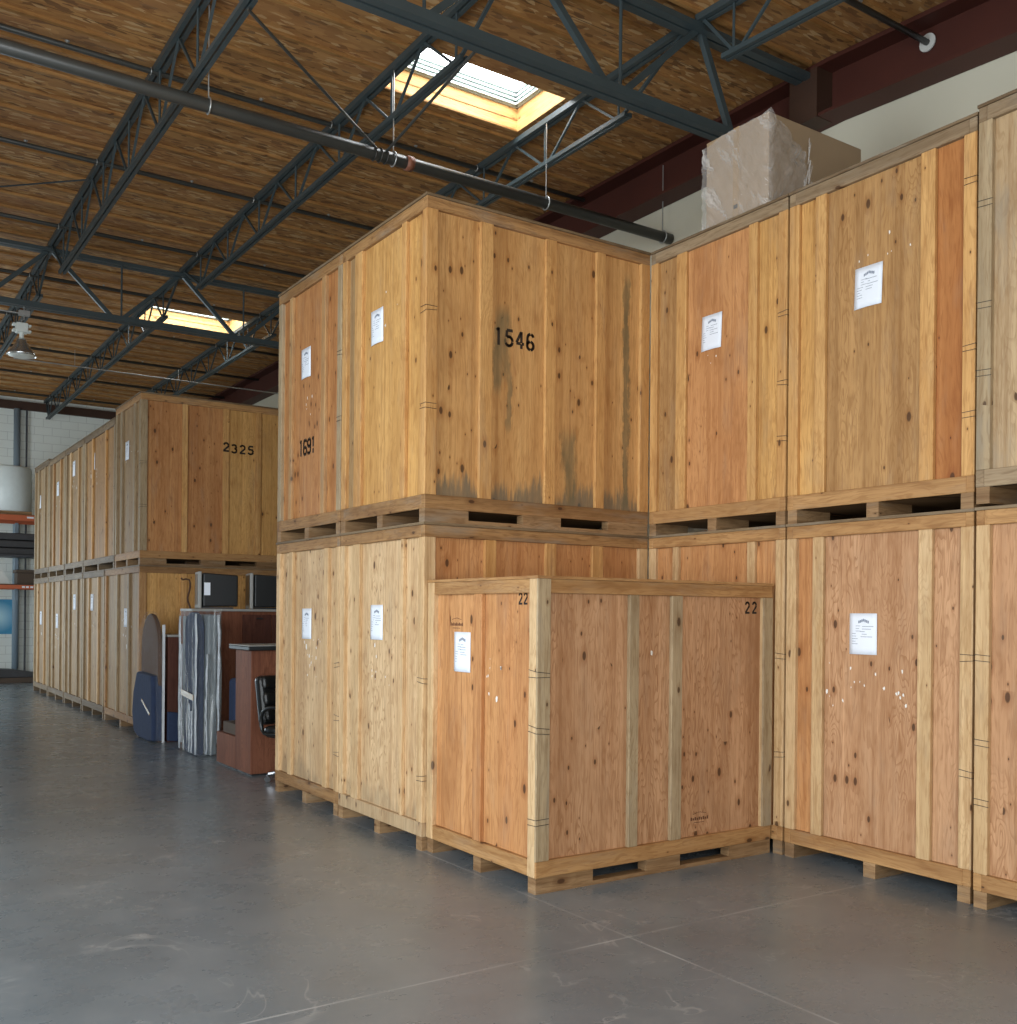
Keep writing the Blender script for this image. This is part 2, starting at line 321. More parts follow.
# ------------------------------------------------------------------ mesh helpers
class MB:
    def __init__(s): s.v = []; s.f = []
    def quadbox(s, pts):
        b = len(s.v); s.v += [tuple(p) for p in pts]
        for q in ((0, 3, 2, 1), (4, 5, 6, 7), (0, 1, 5, 4), (1, 2, 6, 5), (2, 3, 7, 6), (3, 0, 4, 7)):
            s.f.append(tuple(b + i for i in q))
        return s
    def box(s, x0, y0, z0, x1, y1, z1):
        return s.quadbox([(x0, y0, z0), (x1, y0, z0), (x1, y1, z0), (x0, y1, z0), (x0, y0, z1), (x1, y0, z1), (x1, y1, z1), (x0, y1, z1)])
    def bar(s, p0, p1, wd, ht, up=(0, 0, 1)):
        p0, p1 = Vector(p0), Vector(p1); d = (p1 - p0).normalized(); u = Vector(up)
        if abs(d.dot(u)) > .97: u = Vector((0, 1, 0)) if abs(d.y) < .9 else Vector((1, 0, 0))
        a = d.cross(u).normalized() * wd / 2; b = a.normalized().cross(d).normalized() * ht / 2
        return s.quadbox([p0 - a - b, p1 - a - b, p1 + a - b, p0 + a - b, p0 - a + b, p1 - a + b, p1 + a + b, p0 + a + b])
    def tube(s, p0, p1, r, n=12, r1=None, cap=True):
        p0, p1 = Vector(p0), Vector(p1); d = (p1 - p0).normalized()
        u = Vector((0, 0, 1)) if abs(d.z) < .9 else Vector((1, 0, 0))
        a = d.cross(u).normalized(); b = d.cross(a).normalized(); r1 = r if r1 is None else r1
        k = len(s.v)
        for p, rr in ((p0, r), (p1, r1)):
            for i in range(n):
                t = 2 * math.pi * i / n; s.v.append(tuple(p + a * math.cos(t) * rr + b * math.sin(t) * rr))
        for i in range(n):
            j = (i + 1) % n; s.f.append((k + i, k + j, k + n + j, k + n + i))
        if cap: s.f.append(tuple(k + i for i in range(n))[::-1]); s.f.append(tuple(k + n + i for i in range(n)))
        return s
    def path(s, pts, r, n=8, closed=False):
        pts = [Vector(p) for p in pts]; k = len(s.v); m = len(pts)
        for i, p in enumerate(pts):
            a0 = pts[(i - 1) % m] if (closed or i > 0) else p; a1 = pts[(i + 1) % m] if (closed or i < m - 1) else p
            d = (a1 - a0).normalized(); u = Vector((0, 0, 1)) if abs(d.z) < .8 else Vector((1, 0, 0))
            if i == 0: a = d.cross(u).normalized()
            else: a = (a - d * a.dot(d)).normalized()
            b = d.cross(a)
            for j in range(n):
                t = 2 * math.pi * j / n; s.v.append(tuple(p + (a * math.cos(t) + b * math.sin(t)) * r))
        for i in range(m if closed else m - 1):
            i2 = (i + 1) % m
            for j in range(n):
                j2 = (j + 1) % n; s.f.append((k + i * n + j, k + i * n + j2, k + i2 * n + j2, k + i2 * n + j))
        if not closed:
            s.f.append(tuple(k + j for j in range(n))[::-1]); s.f.append(tuple(k + (m - 1) * n + j for j in range(n)))
        return s
    def lathe(s, prof, c, n=24):
        k = len(s.v); m = len(prof)
        for r, z in prof:
            for i in range(n):
                t = 2 * math.pi * i / n; s.v.append((c[0] + r * math.cos(t), c[1] + r * math.sin(t), c[2] + z))
        for i in range(m - 1):
            for j in range(n):
                j2 = (j + 1) % n; s.f.append((k + i * n + j, k + i * n + j2, k + (i + 1) * n + j2, k + (i + 1) * n + j))
        return s
    def prism(s, outline, axis, a0, a1):
        """outline: 2-D points; axis: 'x' (points are y,z) or 'y' (points are x,z) or 'z' (x,y)"""
        k = len(s.v); m = len(outline)
        for a in (a0, a1):
            for p, q in outline:
                s.v.append((a, p, q) if axis == 'x' else (p, a, q) if axis == 'y' else (p, q, a))
        s.f.append(tuple(k + i for i in range(m))[::-1]); s.f.append(tuple(k + m + i for i in range(m)))
        for i in range(m):
            j = (i + 1) % m; s.f.append((k + i, k + j, k + m + j, k + m + i))
        return s
    def build(s, name, mat, parent=None, bevel=0.0, smooth=False, sub=0, loc=None):
        me = bpy.data.meshes.new(name); me.from_pydata(s.v, [], s.f)
        import bmesh
        bm = bmesh.new(); bm.from_mesh(me); bmesh.ops.recalc_face_normals(bm, faces=bm.faces); bm.to_mesh(me); bm.free()
        me.materials.append(M[mat] if isinstance(mat, str) else mat)
        if smooth:
            for p in me.polygons: p.use_smooth = True
        o = bpy.data.objects.new(name, me); C.objects.link(o)
        if parent: o.parent = parent
        if loc: o.location = loc
        if bevel:
            md = o.modifiers.new('bevel', 'BEVEL'); md.width = bevel; md.segments = 1 if bevel < .012 else 3; md.limit_method = 'ANGLE'
        if sub:
            md = o.modifiers.new('sub', 'SUBSURF'); md.levels = sub; md.render_levels = sub
        return o

def tag(o, label=None, cat=None, group=None, kind=None):
    if label: o['label'] = label
    if cat: o['category'] = cat
    if group: o['group'] = group
    if kind: o['kind'] = kind
    return o
def empty(name, loc, label, cat, group=None, rz=0):
    o = bpy.data.objects.new(name, None); C.objects.link(o); o.location = loc; o.rotation_euler = (0, 0, rz)
    o.empty_display_size = .2
    return tag(o, label, cat, group)

# ------------------------------------------------------------------ room shell
X0, X1, Y0, Y1, ZC = -7.6, 4.3, -9.0, 20.8, 6.86
SKY = [(.93, 2.54, 1.74, 2.61), (.93, 2.62, 11.25, 12.25)]
tag(MB().box(X0 - 12, Y0 - 12, -.2, X1, Y1 + 12, 0).build('floor', 'floor'), kind='structure')
def rects_with_holes(ax, bx, ay, by, holes):
    xs = sorted({ax, bx, *[h[0] for h in holes], *[h[1] for h in holes]}); ys = sorted({ay, by, *[h[2] for h in holes], *[h[3] for h in holes]})
    for i in range(len(xs) - 1):
        for j in range(len(ys) - 1):
            cx, cy = (xs[i] + xs[i + 1]) / 2, (ys[j] + ys[j + 1]) / 2
            if not any(h[0] < cx < h[1] and h[2] < cy < h[3] for h in holes): yield xs[i], xs[i + 1], ys[j], ys[j + 1]
m = MB()
for a, b, c, d in rects_with_holes(X0, X1, Y0, Y1, SKY): m.box(a, c, ZC, b, d, ZC + .04)
ceil = tag(m.build('ceiling', 'osb'), kind='structure')
m = MB().box(X1, Y0, 0, X1 + .2, Y1, ZC + .04)
tag(m.build('wall_right', 'cream'), kind='structure')
def wall_y(name, y, t, holes, mat):
    m = MB()
    for a, b, c, d in rects_with_holes(X0 - .2, X1 + .2, 0, ZC + .04, holes): m.box(a, y, c, b, y + t, d)
    return tag(m.build(name, mat), kind='structure')
def wall_x(name, x, t, holes, mat):
    m = MB()
    for a, b, c, d in rects_with_holes(Y0, Y1, 0, ZC + .04, holes): m.box(x, a, c, x + t, b, d)
    return tag(m.build(name, mat), kind='structure')
wall_y('wall_far', Y1, .2, [(-6.5, -1.9, 0, 3.7)], 'block')
wall_y('wall_back', Y0 - .2, .2, [(-7.4, -2.0, 0, 4.3)], 'cream')
wall_x('wall_left', X0 - .2, .2, [(-4.8, 1.4, 0, 4.2), (10.2, 15.4, 0, 4.1)], 'cream')  # far opening is unseen, placed to suit the added fill light
# ledger along the far wall, steel beam along the right wall
tag(MB().box(X0, Y1 - .10, 6.56, X1 - .32, Y1, 6.76).build('trim_1', 'redsteel_dark'), kind='structure')
m = MB().box(4.02, Y0, 6.33, 4.29, Y1, 6.36).box(4.02, Y0, 6.79, 4.29, Y1, 6.83)
beam = empty('ledger_beam', (0, 0, 0), 'dark red steel beam running along the top of the cream wall under the roof', 'beam')
m.build('flange', 'redsteel', beam)
MB().box(4.22, Y0, 6.36, 4.25, Y1, 6.79).build('web', 'redsteel', beam)
MB().box(4.0, -.16, 6.325, 4.219, .16, 6.788).build('bearing_seat', 'redsteel_dark', beam)
# roof sub-purlins (2x4s under the boards, between the open-web joists)
PUR = [y for y in [-8.6 + .473 * i for i in range(62)]]
for y in PUR:
    m = MB(); segs = [(X0, 4.0)]
    for h in SKY:
        if h[2] - .04 < y < h[3] + .04: segs = [(X0, h[0] - .04), (h[1] + .04, 4.0)]
    for a, b in segs: m.box(a, y - .019, ZC - .034, b, y + .019, ZC)
    m.build('roof_purlin', 'lumber', ceil)

# ------------------------------------------------------------------ skylights
for i, (a, b, c, d) in enumerate(SKY):
    root = empty('skylight', ((a + b) / 2, (c + d) / 2, ZC),
                 ['large bright skylight with a pale louvred frame, above the numbered stack', 'distant skylight glowing yellow above the far row of crates'][i], 'skylight')
    hx, hy = (b - a) / 2, (d - c) / 2
    m = MB().box(-hx - .04, -hy - .04, .041, hx + .04, -hy, .24).box(-hx - .04, hy, .041, hx + .04, hy + .04, .24)
    m.box(-hx, -hy, -.002, hx, -hy + .008, .24).box(-hx, hy - .008, -.002, hx, hy, .24).box(-hx, -hy + .008, -.002, -hx + .008, hy - .008, .24).box(hx - .008, -hy + .008, -.002, hx, hy - .008, .24)
    m.box(-hx - .04, -hy, .041, -hx, hy, .24).box(hx, -hy, .041, hx + .04, hy, .24).build('curb', 'curb_wood', root)
    MB().box(-hx, hy - .014, 0.0, hx, hy - .007, .02).box(-hx, hy - .014, .115, hx, hy - .007, .125).build('curb_trim', 'lumber', root)
    m = MB(); e = .03
    for k in range(4):
        z0, z1 = .25 + .045 * k, .275 + .045 * k
        m.box(-hx + e, hy - e - .03, z0, hx - e, hy - e, z1).box(-hx + e, -hy + e, z0, hx - e, -hy + e + .03, z1)
        m.box(-hx + e, -hy + e, z0, -hx + e + .03, hy - e, z1).box(hx - e - .03, -hy + e, z0, hx - e, hy - e, z1)
    m.box(-hx - .03, -hy - .03, .24, hx + .03, -hy + e, .252).box(-hx - .03, hy - e, .24, hx + .03, hy + .03, .252)
    m.box(-hx - .03, -hy, .24, -hx + e, hy, .252).box(hx - e, -hy, .24, hx + .03, hy, .252)
    m.build('louvre_frame', 'curbmetal', root)
    m = MB().box(-hx - .02, hy - .01, .25, hx + .02, hy, .44).box(-hx - .02, -hy, .25, hx + .02, -hy + .01, .44)
    m.box(-hx - .02, -hy, .25, -hx, hy, .44).box(hx, -hy, .25, hx + .02, hy, .44).build('upstand', 'curbmetal', root)
    MB().box(-hx - .03, -hy - .03, .44, hx + .03, hy + .03, .455).build('glazing', 'skypane', root)

# ------------------------------------------------------------------ trusses
TOPZ = 6.79; BOTZ = 6.33
JX = [-2.8, -1.0, .82, 2.6]
BZ = {-2.8: 6.2, -1.0: 6.2, .82: 6.33, 2.6: 6.36}
def joist(x, ya, yb, label, first=.98, last=.98):
    root = empty('open_web_joist', (x, ya, 0), label, 'roof joist', 'open web roof joists')
    L = yb - ya; BOTZ = BZ[x] if ya == 0 else 6.34
    for sgn in (-1, 1):
        MB().box(sgn * .012 if sgn > 0 else -.052, .06, TOPZ - .028, .052 if sgn > 0 else -.012, L - .06, TOPZ + .028).build('top_chord', 'steel', root)
    for sgn in (-1, 1):
        MB().box(.010 if sgn > 0 else -.045, first - .12, BOTZ - .02, .045 if sgn > 0 else -.010, L - last + .12, BOTZ + .02).build('bottom_chord', 'steel', root)
    n = round((L - first - last) / 1.18); st = (L - first - last) / n
    nodes = [first + i * st for i in range(n + 1)]
    MB().bar((0, .1, TOPZ), (0, nodes[0], BOTZ), .028, .028).build('end_web', 'steel', root)
    MB().bar((0, L - .1, TOPZ), (0, nodes[-1], BOTZ), .028, .028).build('end_web', 'steel', root)
    for i, q in enumerate(nodes):
        MB().tube((0, q + .02, BOTZ), (0, q + .02, TOPZ), .012, 6).build('vertical_web', 'steel', root)
        if i < len(nodes) - 1:
            md = q + st / 2
            MB().bar((0, q + .03, BOTZ), (0, md, TOPZ), .022, .022).build('web_member', 'steel', root)
            MB().bar((0, md, TOPZ), (0, nodes[i + 1] - .03, BOTZ), .022, .022).build('web_member', 'steel', root)
    return root
G1, G2, G3 = 0.0, 9.05, 20.7
names = {-2.8: 'leftmost', -1.0: 'left', .82: 'middle', 2.6: 'right'}
JL = {(-2.8, 0): 'blue-grey open web joist nearest the camera, furthest out to the left above the aisle',
      (-1.0, 0): 'blue-grey open web joist above the aisle at the upper left, left of the skylight',
      (.82, 0): 'blue-grey open web joist crossing the bright skylight opening',
      (2.6, 0): 'open web joist along the right edge of the bright skylight',
      (-2.8, 1): 'far open web joist beyond the second girder, out to the left',
      (-1.0, 1): 'far dark open web joist above the hanging lamp',
      (.82, 1): 'far dark joist crossing the distant skylight and ending at the block wall',
      (2.6, 1): 'far joist at the right end of the distant skylight, above the crate marked 2325',
      (-2.8, 2): 'short joist behind the near girder, furthest left', (-1.0, 2): 'joist in front of the near girder, left of the top edge of the big girder',
      (.82, 2): 'joist on the near side of the big girder, at the top middle of the photo',
      (2.6, 2): 'joist on the near side of the big girder, above the wrapped carton'}
for x in JX:
    joist(x, G1, G2, JL[(x, 0)])
    joist(x, G2, G3 - .02, JL[(x, 1)], .98, .45)
    if x > 0: joist(x, -8.9, G1, JL[(x, 2)], .5, .48)
def girder(y, label, mt, zt=6.745, zb=5.94):
    root = empty('joist_girder', (0, y, 0), label, 'roof girder', 'roof girders')
    for s in (-1, 1):
        MB().box(X0, .01 if s > 0 else -.085, zt - .035, 4.16, .085 if s > 0 else -.01, zt + .015).build('top_chord', mt, root)
        MB().box(X0 + .5, .012 if s > 0 else -.08, zb - .045, 3.25, .08 if s > 0 else -.012, zb + .03).build('bottom_chord', mt, root)
    tn = [-6.4, -4.6] + JX; tn[-1] = 2.65
    for i, t in enumerate(tn):
        nb = t + .9 if t < 2.5 else 3.12
        MB().bar((t + .02, 0, zt), (nb - .06, 0, zb), .05, .055).build('web_member', mt, root)
        if t < 2.5:
            MB().bar((nb + .06, 0, zb), (tn[i + 1] - .02, 0, zt), .05, .055).build('web_member', mt, root)
            MB().tube((nb + .06, 0, zb), (nb + .06, 0, zt), .014, 8).build('vertical_web', mt, root)
    return root
girder(G1, 'thick blue-grey roof girder crossing the top of the photo above the bright skylight', 'steel')
girder(G2, 'second dark grey roof girder crossing behind the hanging lamp, before the distant skylight', 'steel')

# ------------------------------------------------------------------ pipes
def ring(x, y, z, r, parent, mat='galv', wd=.014, nm='pipe_ring'):
    m = MB(); pts = [(x, y + r * math.cos(t * math.pi / 8), z + r * math.sin(t * math.pi / 8)) for t in range(16)]
    m.path(pts, wd / 2, 6, True); return m.build(nm, mat, parent, smooth=True)
main = empty('sprinkler_main', (0, 2.1, 5.935), 'thick black sprinkler main pipe hung below the joists, ending at the cream wall', 'pipe')
MB().tube((X0, 0, 0), (4.29, 0, 0), .056, 24).build('pipe', 'pipe', main, smooth=True)
MB().tube((.93, 0, 0), (1.0, 0, 0), .068, 20).build('coupling', 'coupling', main, smooth=True)
for x in (-4.6, -2.8, -.93, .80, 2.56, 4.17):
    ring(x, 0, 0, .066, main, nm='hanger_ring'); MB().tube((x, 0, .066), (x, 0, .80 if x > 4 else .86), .006, 6).build('hanger_rod', 'galv', main)
MB().tube((-1.0, -1.15, .22), (.62, 0, .06), .013, 8).build('sway_brace', 'pipe', main)
MB().tube((.48, -2.02, .02), (.72, 0, .04), .013, 8).build('sway_brace', 'pipe', main)
for q in (.60, .66, .72): ring(q, 0, 0, .062, main, 'wire', .012, 'brace_clamp')
br_y = [-1.16, 3.42, 5.75, 8.06, 10.42, 12.8, 15.1, 17.4, 19.7]
br_lab = ['branch pipe ending at a round white plate on the red beam, top right',
          'thin black sprinkler branch pipe right behind the thick main pipe', 'black sprinkler branch pipe, second behind the main pipe',
          'black sprinkler branch pipe just in front of the second girder', 'black branch pipe just in front of the distant skylight',
          'black branch pipe just beyond the distant skylight', 'far black branch pipe, third from the block wall',
          'far black branch pipe, second from the block wall', 'far black branch pipe closest to the block wall']
for i, (y, lb) in enumerate(zip(br_y, br_lab)):
    xe = 4.21 if i != 1 else 4.08
    p = empty('sprinkler_branch', (0, y, 6.765 if i else 6.605), lb, 'pipe', 'sprinkler branch pipes')
    MB().tube((X0, 0, 0), (xe, 0, 0), .026, 12).build('pipe', 'pipe', p, smooth=True)
    for x in JX:
        ring(x - .07, 0, 0, .032, p, 'galv', .010, 'hanger_ring')
    for x in (-1.8, .0, 1.75, 3.3):
        MB().tube((x, 0, .0), (x, 0, .042), .012, 8).tube((x, 0, .042), (x, 0, .047), .022, 10).build('sprinkler_head', 'galv', p)
    if i == 0: MB().lathe([(0, 0), (.075, 0), (.075, .012), (0, .012)], (0, 0, 0), 20).build('wall_plate', 'plate', p).matrix_local = Matrix.Translation((4.195, 0, 0)) @ Matrix.Rotation(math.pi / 2, 4, 'Y')
p = empty('strap_brace', (0, 0, 0), 'thin dark diagonal brace rod from the left joist up to the ceiling, upper left', 'brace')
MB().tube((-1.04, 6.25, 6.75), (-3.0, 8.4, 6.82), .010, 8).build('rod', 'steel_dark', p)
p = empty('conduit', (0, 13.2, 6.1), 'thin pale conduit hung across above the crate marked 2325', 'conduit')
MB().tube((-.90, 0, 0), (4.28, 0, 0), .012, 8).build('pipe', 'galv', p)
for x in (.1, 1.95): MB().tube((x, 0, 0), (x, 0, .21 if x > .5 else .3), .005, 6).build('drop_rod', 'galv', p)
p = empty('lighting_conduit', (0, 9.05, 5.80), 'short pale conduit feeding the hanging lamp below the second girder', 'conduit')
MB().tube((-5.0, 0, 0), (-1.30, 0, 0), .011, 8).build('pipe', 'galv', p)
MB().box(-1.40, -.03, -.03, -1.26, .03, .04).tube((-1.33, 0, .04), (-1.33, 0, .10), .01, 6).build('clamp', 'galv', p)

# high-bay lamp
lamp = empty('high_bay_lamp', (-1.36, 9.05, 5.24), 'silver bell-shaped warehouse lamp with white ballast hanging at the far left', 'lamp')
MB().lathe([(.0, .215), (.05, .21), (.06, .19), (.075, .15), (.12, .08), (.175, .01), (.19, -.03), (.185, -.03), (.17, .01), (.11, .075), (.04, .14), (0, .15)], (0, 0, 0), 32).build('reflector', 'lampmetal', lamp, smooth=True)
MB().lathe([(0, -.035), (.10, -.05), (.165, -.03), (.185, -.012)], (0, 0, 0), 32).build('lens', 'lampwhite', lamp, smooth=True)
MB().tube((0, 0, .21), (0, 0, .29), .03, 12).build('socket', 'lampwhite', lamp)
MB().box(-.075, -.07, .29, .075, .07, .42).box(-.12, -.05, .30, -.075, .05, .33).box(.075, -.05, .30, .12, .05, .33).box(-.12, -.05, .38, -.075, .05, .41).box(.075, -.05, .38, .12, .05, .41).build('ballast', 'lampwhite', lamp, bevel=.008)
MB().path([(0, 0, .42), (0, 0, .46), (.03, 0, .48), (.03, 0, .53)], .009, 6).build('hook', 'galv', lamp)

# ------------------------------------------------------------------ stencil glyphs (flat paint, slightly raised)
def arc(cx, cz, rx, rz, a0, a1, n=8):
    return [(cx + rx * math.cos(math.radians(a0 + (a1 - a0) * i / n)), cz + rz * math.sin(math.radians(a0 + (a1 - a0) * i / n))) for i in range(n + 1)]
GL = {'1': [[(.30, .04), (.30, .96)], [(.18, .84), (.30, .94)]],
      '!': [[(.30, .42), (.30, .96)], [(.30, .04), (.30, .26)], [(.18, .84), (.30, .94)]],
      '2': [arc(.30, .70, .21, .24, 165, 8), arc(.30, .70, .21, .24, -8, -40) + [(.12, .14)], [(.06, .07), (.54, .07)]],
      '3': [arc(.28, .72, .20, .21, 150, 20), arc(.28, .72, .20, .21, 5, -75), arc(.28, .29, .23, .23, 75, 5), arc(.28, .29, .23, .23, -10, -150)],
      '4': [[(.40, .04), (.40, .26)], [(.40, .36), (.40, .96)], [(.36, .92), (.08, .36)], [(.08, .30), (.32, .30)], [(.46, .30), (.56, .30)]],
      '5': [[(.14, .93), (.50, .93)], [(.13, .88), (.11, .56)], arc(.27, .32, .24, .26, 120, 5), arc(.27, .32, .24, .26, -10, -150)],
      '6': [arc(.30, .28, .22, .23, 80, -80), arc(.30, .28, .22, .23, 260, 100), [(.08, .36), (.10, .62)] + arc(.32, .70, .22, .24, 170, 100, 4), arc(.32, .70, .20, .24, 75, 25, 4)],
      '9': [arc(.30, .70, .22, .23, 80, -80), arc(.30, .70, .22, .23, 260, 100), [(.52, .62), (.50, .38)] + arc(.28, .28, .22, .22, -10, -80, 4), arc(.28, .28, .2, .22, -100, -155, 4)]}
def stencil(text, parent, face, u, z, h, d, name='stencil_number', mat='stencil', adv=.72, wd=.17, sx=1.0):
    """face 'x': paint on a plane x=d, reading direction is -y; face 'y': plane y=d, reading +x. u,z lower left corner"""
    mb = MB(); q = u
    for ch in text:
        for pl in GL[ch]:
            for (a, b) in zip(pl[:-1], pl[1:]):
                ax, az, bx, bz = a[0] * h * sx, a[1] * h, b[0] * h * sx, b[1] * h
                dx, dz = bx - ax, bz - az; L = math.hypot(dx, dz) or 1e-6; nx, nz = -dz / L * wd * h / 2, dx / L * wd * h / 2
                ex, ez = dx / L * wd * h * .15, dz / L * wd * h * .15
                pts = [(ax - ex + nx, az - ez + nz), (bx + ex + nx, bz + ez + nz), (bx + ex - nx, bz + ez - nz), (ax - ex - nx, az - ez - nz)]
                k = len(mb.v)
                for s_, t_ in pts:
                    mb.v.append((d, q - s_, z + t_) if face == 'x' else (q + s_, d, z + t_))
                mb.f.append((k, k + 1, k + 2, k + 3))
        q += (-adv if face == 'x' else adv) * h
    return mb.build(name, mat, parent)
def slip(parent, face, u, z, d, tilt=0.0, seed=0, faded=False):
    """letter-size packing list stapled to the crate; u,z = top left corner seen from outside"""
    W, H = .212, .272; n = 6; mb = MB(); r = random.Random(seed)
    def P(s, t, off=0):
        s2 = s + t * tilt; bul = .004 + .010 * (t / H) * math.sin(s / W * math.pi) + off
        return (d - bul, u - s2, z - t) if face == 'x' else (u + s2, d - bul, z - t)
    for i in range(n + 1):
        for j in range(n + 1): mb.v.append(P(W * i / n, H * j / n))
    for i in range(n):
        for j in range(n):
            a = i * (n + 1) + j; mb.f.append((a, a + n + 1, a + n + 2, a + 1))
    o = mb.build('packing_list', 'paper', parent, smooth=True)
    sd = o.modifiers.new('thick', 'SOLIDIFY'); sd.thickness = .0012
    pm = MB()
    def bar(s0, s1, t0, t1):
        k = len(pm.v); pm.v += [P(s0, t0, .0022), P(s1, t0, .0022), P(s1, t1, .0022), P(s0, t1, .0022)]; pm.f.append((k, k + 1, k + 2, k + 3))
    for i in range(7):   # arched heading
        a = .070 + i * .012; hh = .004 * (3 - abs(i - 3)); bar(a, a + .010, .048 - hh, .066 - hh)
    for i in range(8):
        t = .082 + i * .017; s0 = .02 if i > 2 else .05
        bar(s0, s0 + r.uniform(.02, .05), t, t + .003)
        if i < 5: bar(.085 + r.uniform(0, .02), .12 + r.uniform(0, .07), t + .003, t + .0065)
    pm.build('printing', 'print', o)
    return o
def scraps(parent, face, u, z, d, n, seed, spread=(.22, .30), big=1.0):
    r = random.Random(seed); mb = MB()
    for i in range(n):
        cu, cz = u + r.uniform(-1, 1) * spread[0], z - r.uniform(0, 1) * spread[1]; s = big * r.uniform(.004, .012) * (1.8 if r.random() < .2 else 1)
        k = len(mb.v); a0 = r.uniform(0, 6)
        for j in range(5):
            a = a0 + j * 1.2566; rr = s * r.uniform(.5, 1.2); p, q = cu + rr * math.cos(a) * .7, cz + rr * math.sin(a) * 1.3
            mb.v.append((d - .002, p, q) if face == 'x' else (p, d - .002, q))
        mb.f.append(tuple(range(k, k + 5)))
    return tag(mb.build('paper_scraps', 'scrap', parent), kind='stuff')
def stampmark(parent, face, u, z, d, mat='mark'):
    mb = MB()
    def bar(s0, s1, t0, t1):
        k = len(mb.v)
        for s_, t_ in ((s0, t0), (s1, t0), (s1, t1), (s0, t1)): mb.v.append((d, u - s_, z + t_) if face == 'x' else (u + s_, d, z + t_))
        mb.f.append((k, k + 1, k + 2, k + 3))
    for i in range(8): bar(.02 + .016 * i, .034 + .016 * i, .062 + .003 * min(i, 7 - i), .066 + .003 * min(i, 7 - i))
    for i in range(9): bar(.0 + .019 * i, .013 + .019 * i, .020, .042 - .006 * (i % 2))
    bar(.03, .13, .002, .006)
    return mb.build('mill_stamp', mat, parent)

# ------------------------------------------------------------------ storage crates
REC = .032
def crate(label, x0, y0, x1, y1, z0, z1, bx=(), by=(), px='ply_gold', py='ply_gold', bay_x=None, bay_y=None, stx='stud_gold', sty='stud_gold',
          rail='rail_brown', railb=None, post='stud_gold', lid=True, fullpost=False, posty=None, clips=(.55, 1.15, 1.75), group='wooden storage crates', pal='pallet', stringers='x', low=False):
    root = empty('storage_crate', (x0, y0, z0), label, 'crate', group)
    W, D, H = x1 - x0, y1 - y0, z1 - z0
    PZ, RB, RT = .098, .200, H - .105; T = H - .018; railb = railb or rail
    # pallet: three notched stringers (fork openings) and a bottom board
    for (a, b) in ((.0, .09), (D / 2 - .05, D / 2 + .05), (D - .09, D)):
        ol = [(0.004, 0), (W - .004, 0), (W - .004, PZ), (W * .80, PZ), (W * .80, .028), (W * .575, .028), (W * .575, PZ), (W * .405, PZ), (W * .405, .028), (W * .175, .028), (W * .175, PZ), (0.004, PZ)]
        if low: ol = [(.004, 0), (W - .004, 0), (W - .004, PZ), (W * .80, PZ), (W * .80, .026), (W * .575, .026), (W * .575, PZ), (W * .43, PZ), (W * .43, .026), (W * .215, .026), (W * .215, PZ), (.004, PZ)]
        MB().prism(ol, 'y', a + .004, b - .004).build('pallet_stringer', pal, root)
    MB().box(.02, .02, PZ, W - .02, D - .02, PZ + .02).build('pallet_deck', pal, root)
    # rails
    pz = 0.0 if fullpost else RB; pt = T if fullpost else RT
    def rails(za, zb, nm, mt):
        MB().box(0, 0, za, W, REC + .02, zb).build(nm, mt, root, bevel=.004)
        MB().box(0, D - REC - .02, za, W, D, zb).build(nm, mt, root, bevel=.004)
        MB().box(0, REC + .02, za, REC + .02, D - REC - .02, zb).build(nm, mt, root, bevel=.004)
        MB().box(W - REC - .02, REC + .02, za, W, D - REC - .02, zb).build(nm, mt, root, bevel=.004)
    rails(PZ, RB, 'bottom_rail', railb); rails(RT, T, 'top_rail', rail)
    # corner posts
    for k, (cx, cy) in enumerate(((0, 0), (W - .095, 0), (0, D - .085), (W - .095, D - .085))):
        e = .006 if fullpost else 0.0
        near = cy == 0
        MB().box(cx - (e if cx == 0 else 0), cy + (.010 if near else 0), (.10 if fullpost else pz), cx + .095, cy + .085, pt).build('corner_post', post, root, bevel=.004)
        if near: MB().box(cx - (e if cx == 0 else 0), cy - e, (RB if fullpost else pz), cx + .095, cy + .010, pt if not (fullpost and cx > 0) else RT).build('corner_board', posty or post, root, bevel=.003)
    # sheets
    def bays(cuts, L): 
        e = [.09] + [c for p_ in cuts for c in p_] + [L - .08]; return [(e[i], e[i + 1]) for i in range(0, len(e), 2)]
    for i, (a, b) in enumerate(bays(bx, D)):
        mt = (bay_x or {}).get(i, px); MB().box(REC, a - .02, RB - .01, REC + .012, b + .02, RT + .01).build('plywood_panel', mt, root)
    for i, (a, b) in enumerate(bays(by, W)):
        mt = (bay_y or {}).get(i, py); MB().box(a - .02, REC, RB - .01, b + .02, REC + .012, RT + .01).build('plywood_panel', mt, root)
    MB().box(W - REC - .012, .07, RB, W - REC, D - .07, RT).build('plywood_panel', px, root)
    MB().box(.07, D - REC - .012, RB, W - .07, D - REC, RT).build('plywood_panel', py, root)
    for (a, b) in bx: MB().box(0.002, a, RB, REC, b, RT).build('batten', stx, root, bevel=.003)
    for (a, b) in by: MB().box(a, 0.002, RB, b, REC, RT).build('batten', sty, root, bevel=.003)
    if lid: MB().box(-.008, -.008, T, W + .004, D + .004, H).build('lid', 'rail_dark' if rail != 'rail_gold' or not low else 'rail_gold', root)
    for zc in clips:
        for dz in (0, .035):
            j = rnd.uniform(-.012, .012); q = .013 if fullpost else .007
            MB().path([(.088, -q + .004, zc + dz + j), (-q + .003, -q + .004, zc + dz), (-q + .003, .078, zc + dz - j)], .0019, 5).build('tie_wire', 'wire', root)
    return root
def far_clips(root, D, zs):
    for zc in zs:
        for dz in (0, .035): MB().path([(-.003, D - .10, zc + dz), (-.003, D - .004, zc + dz + .006)], .0019, 5).build('tie_wire', 'wire', root)

H1 = 2.36
GRP = 'wooden storage crates'
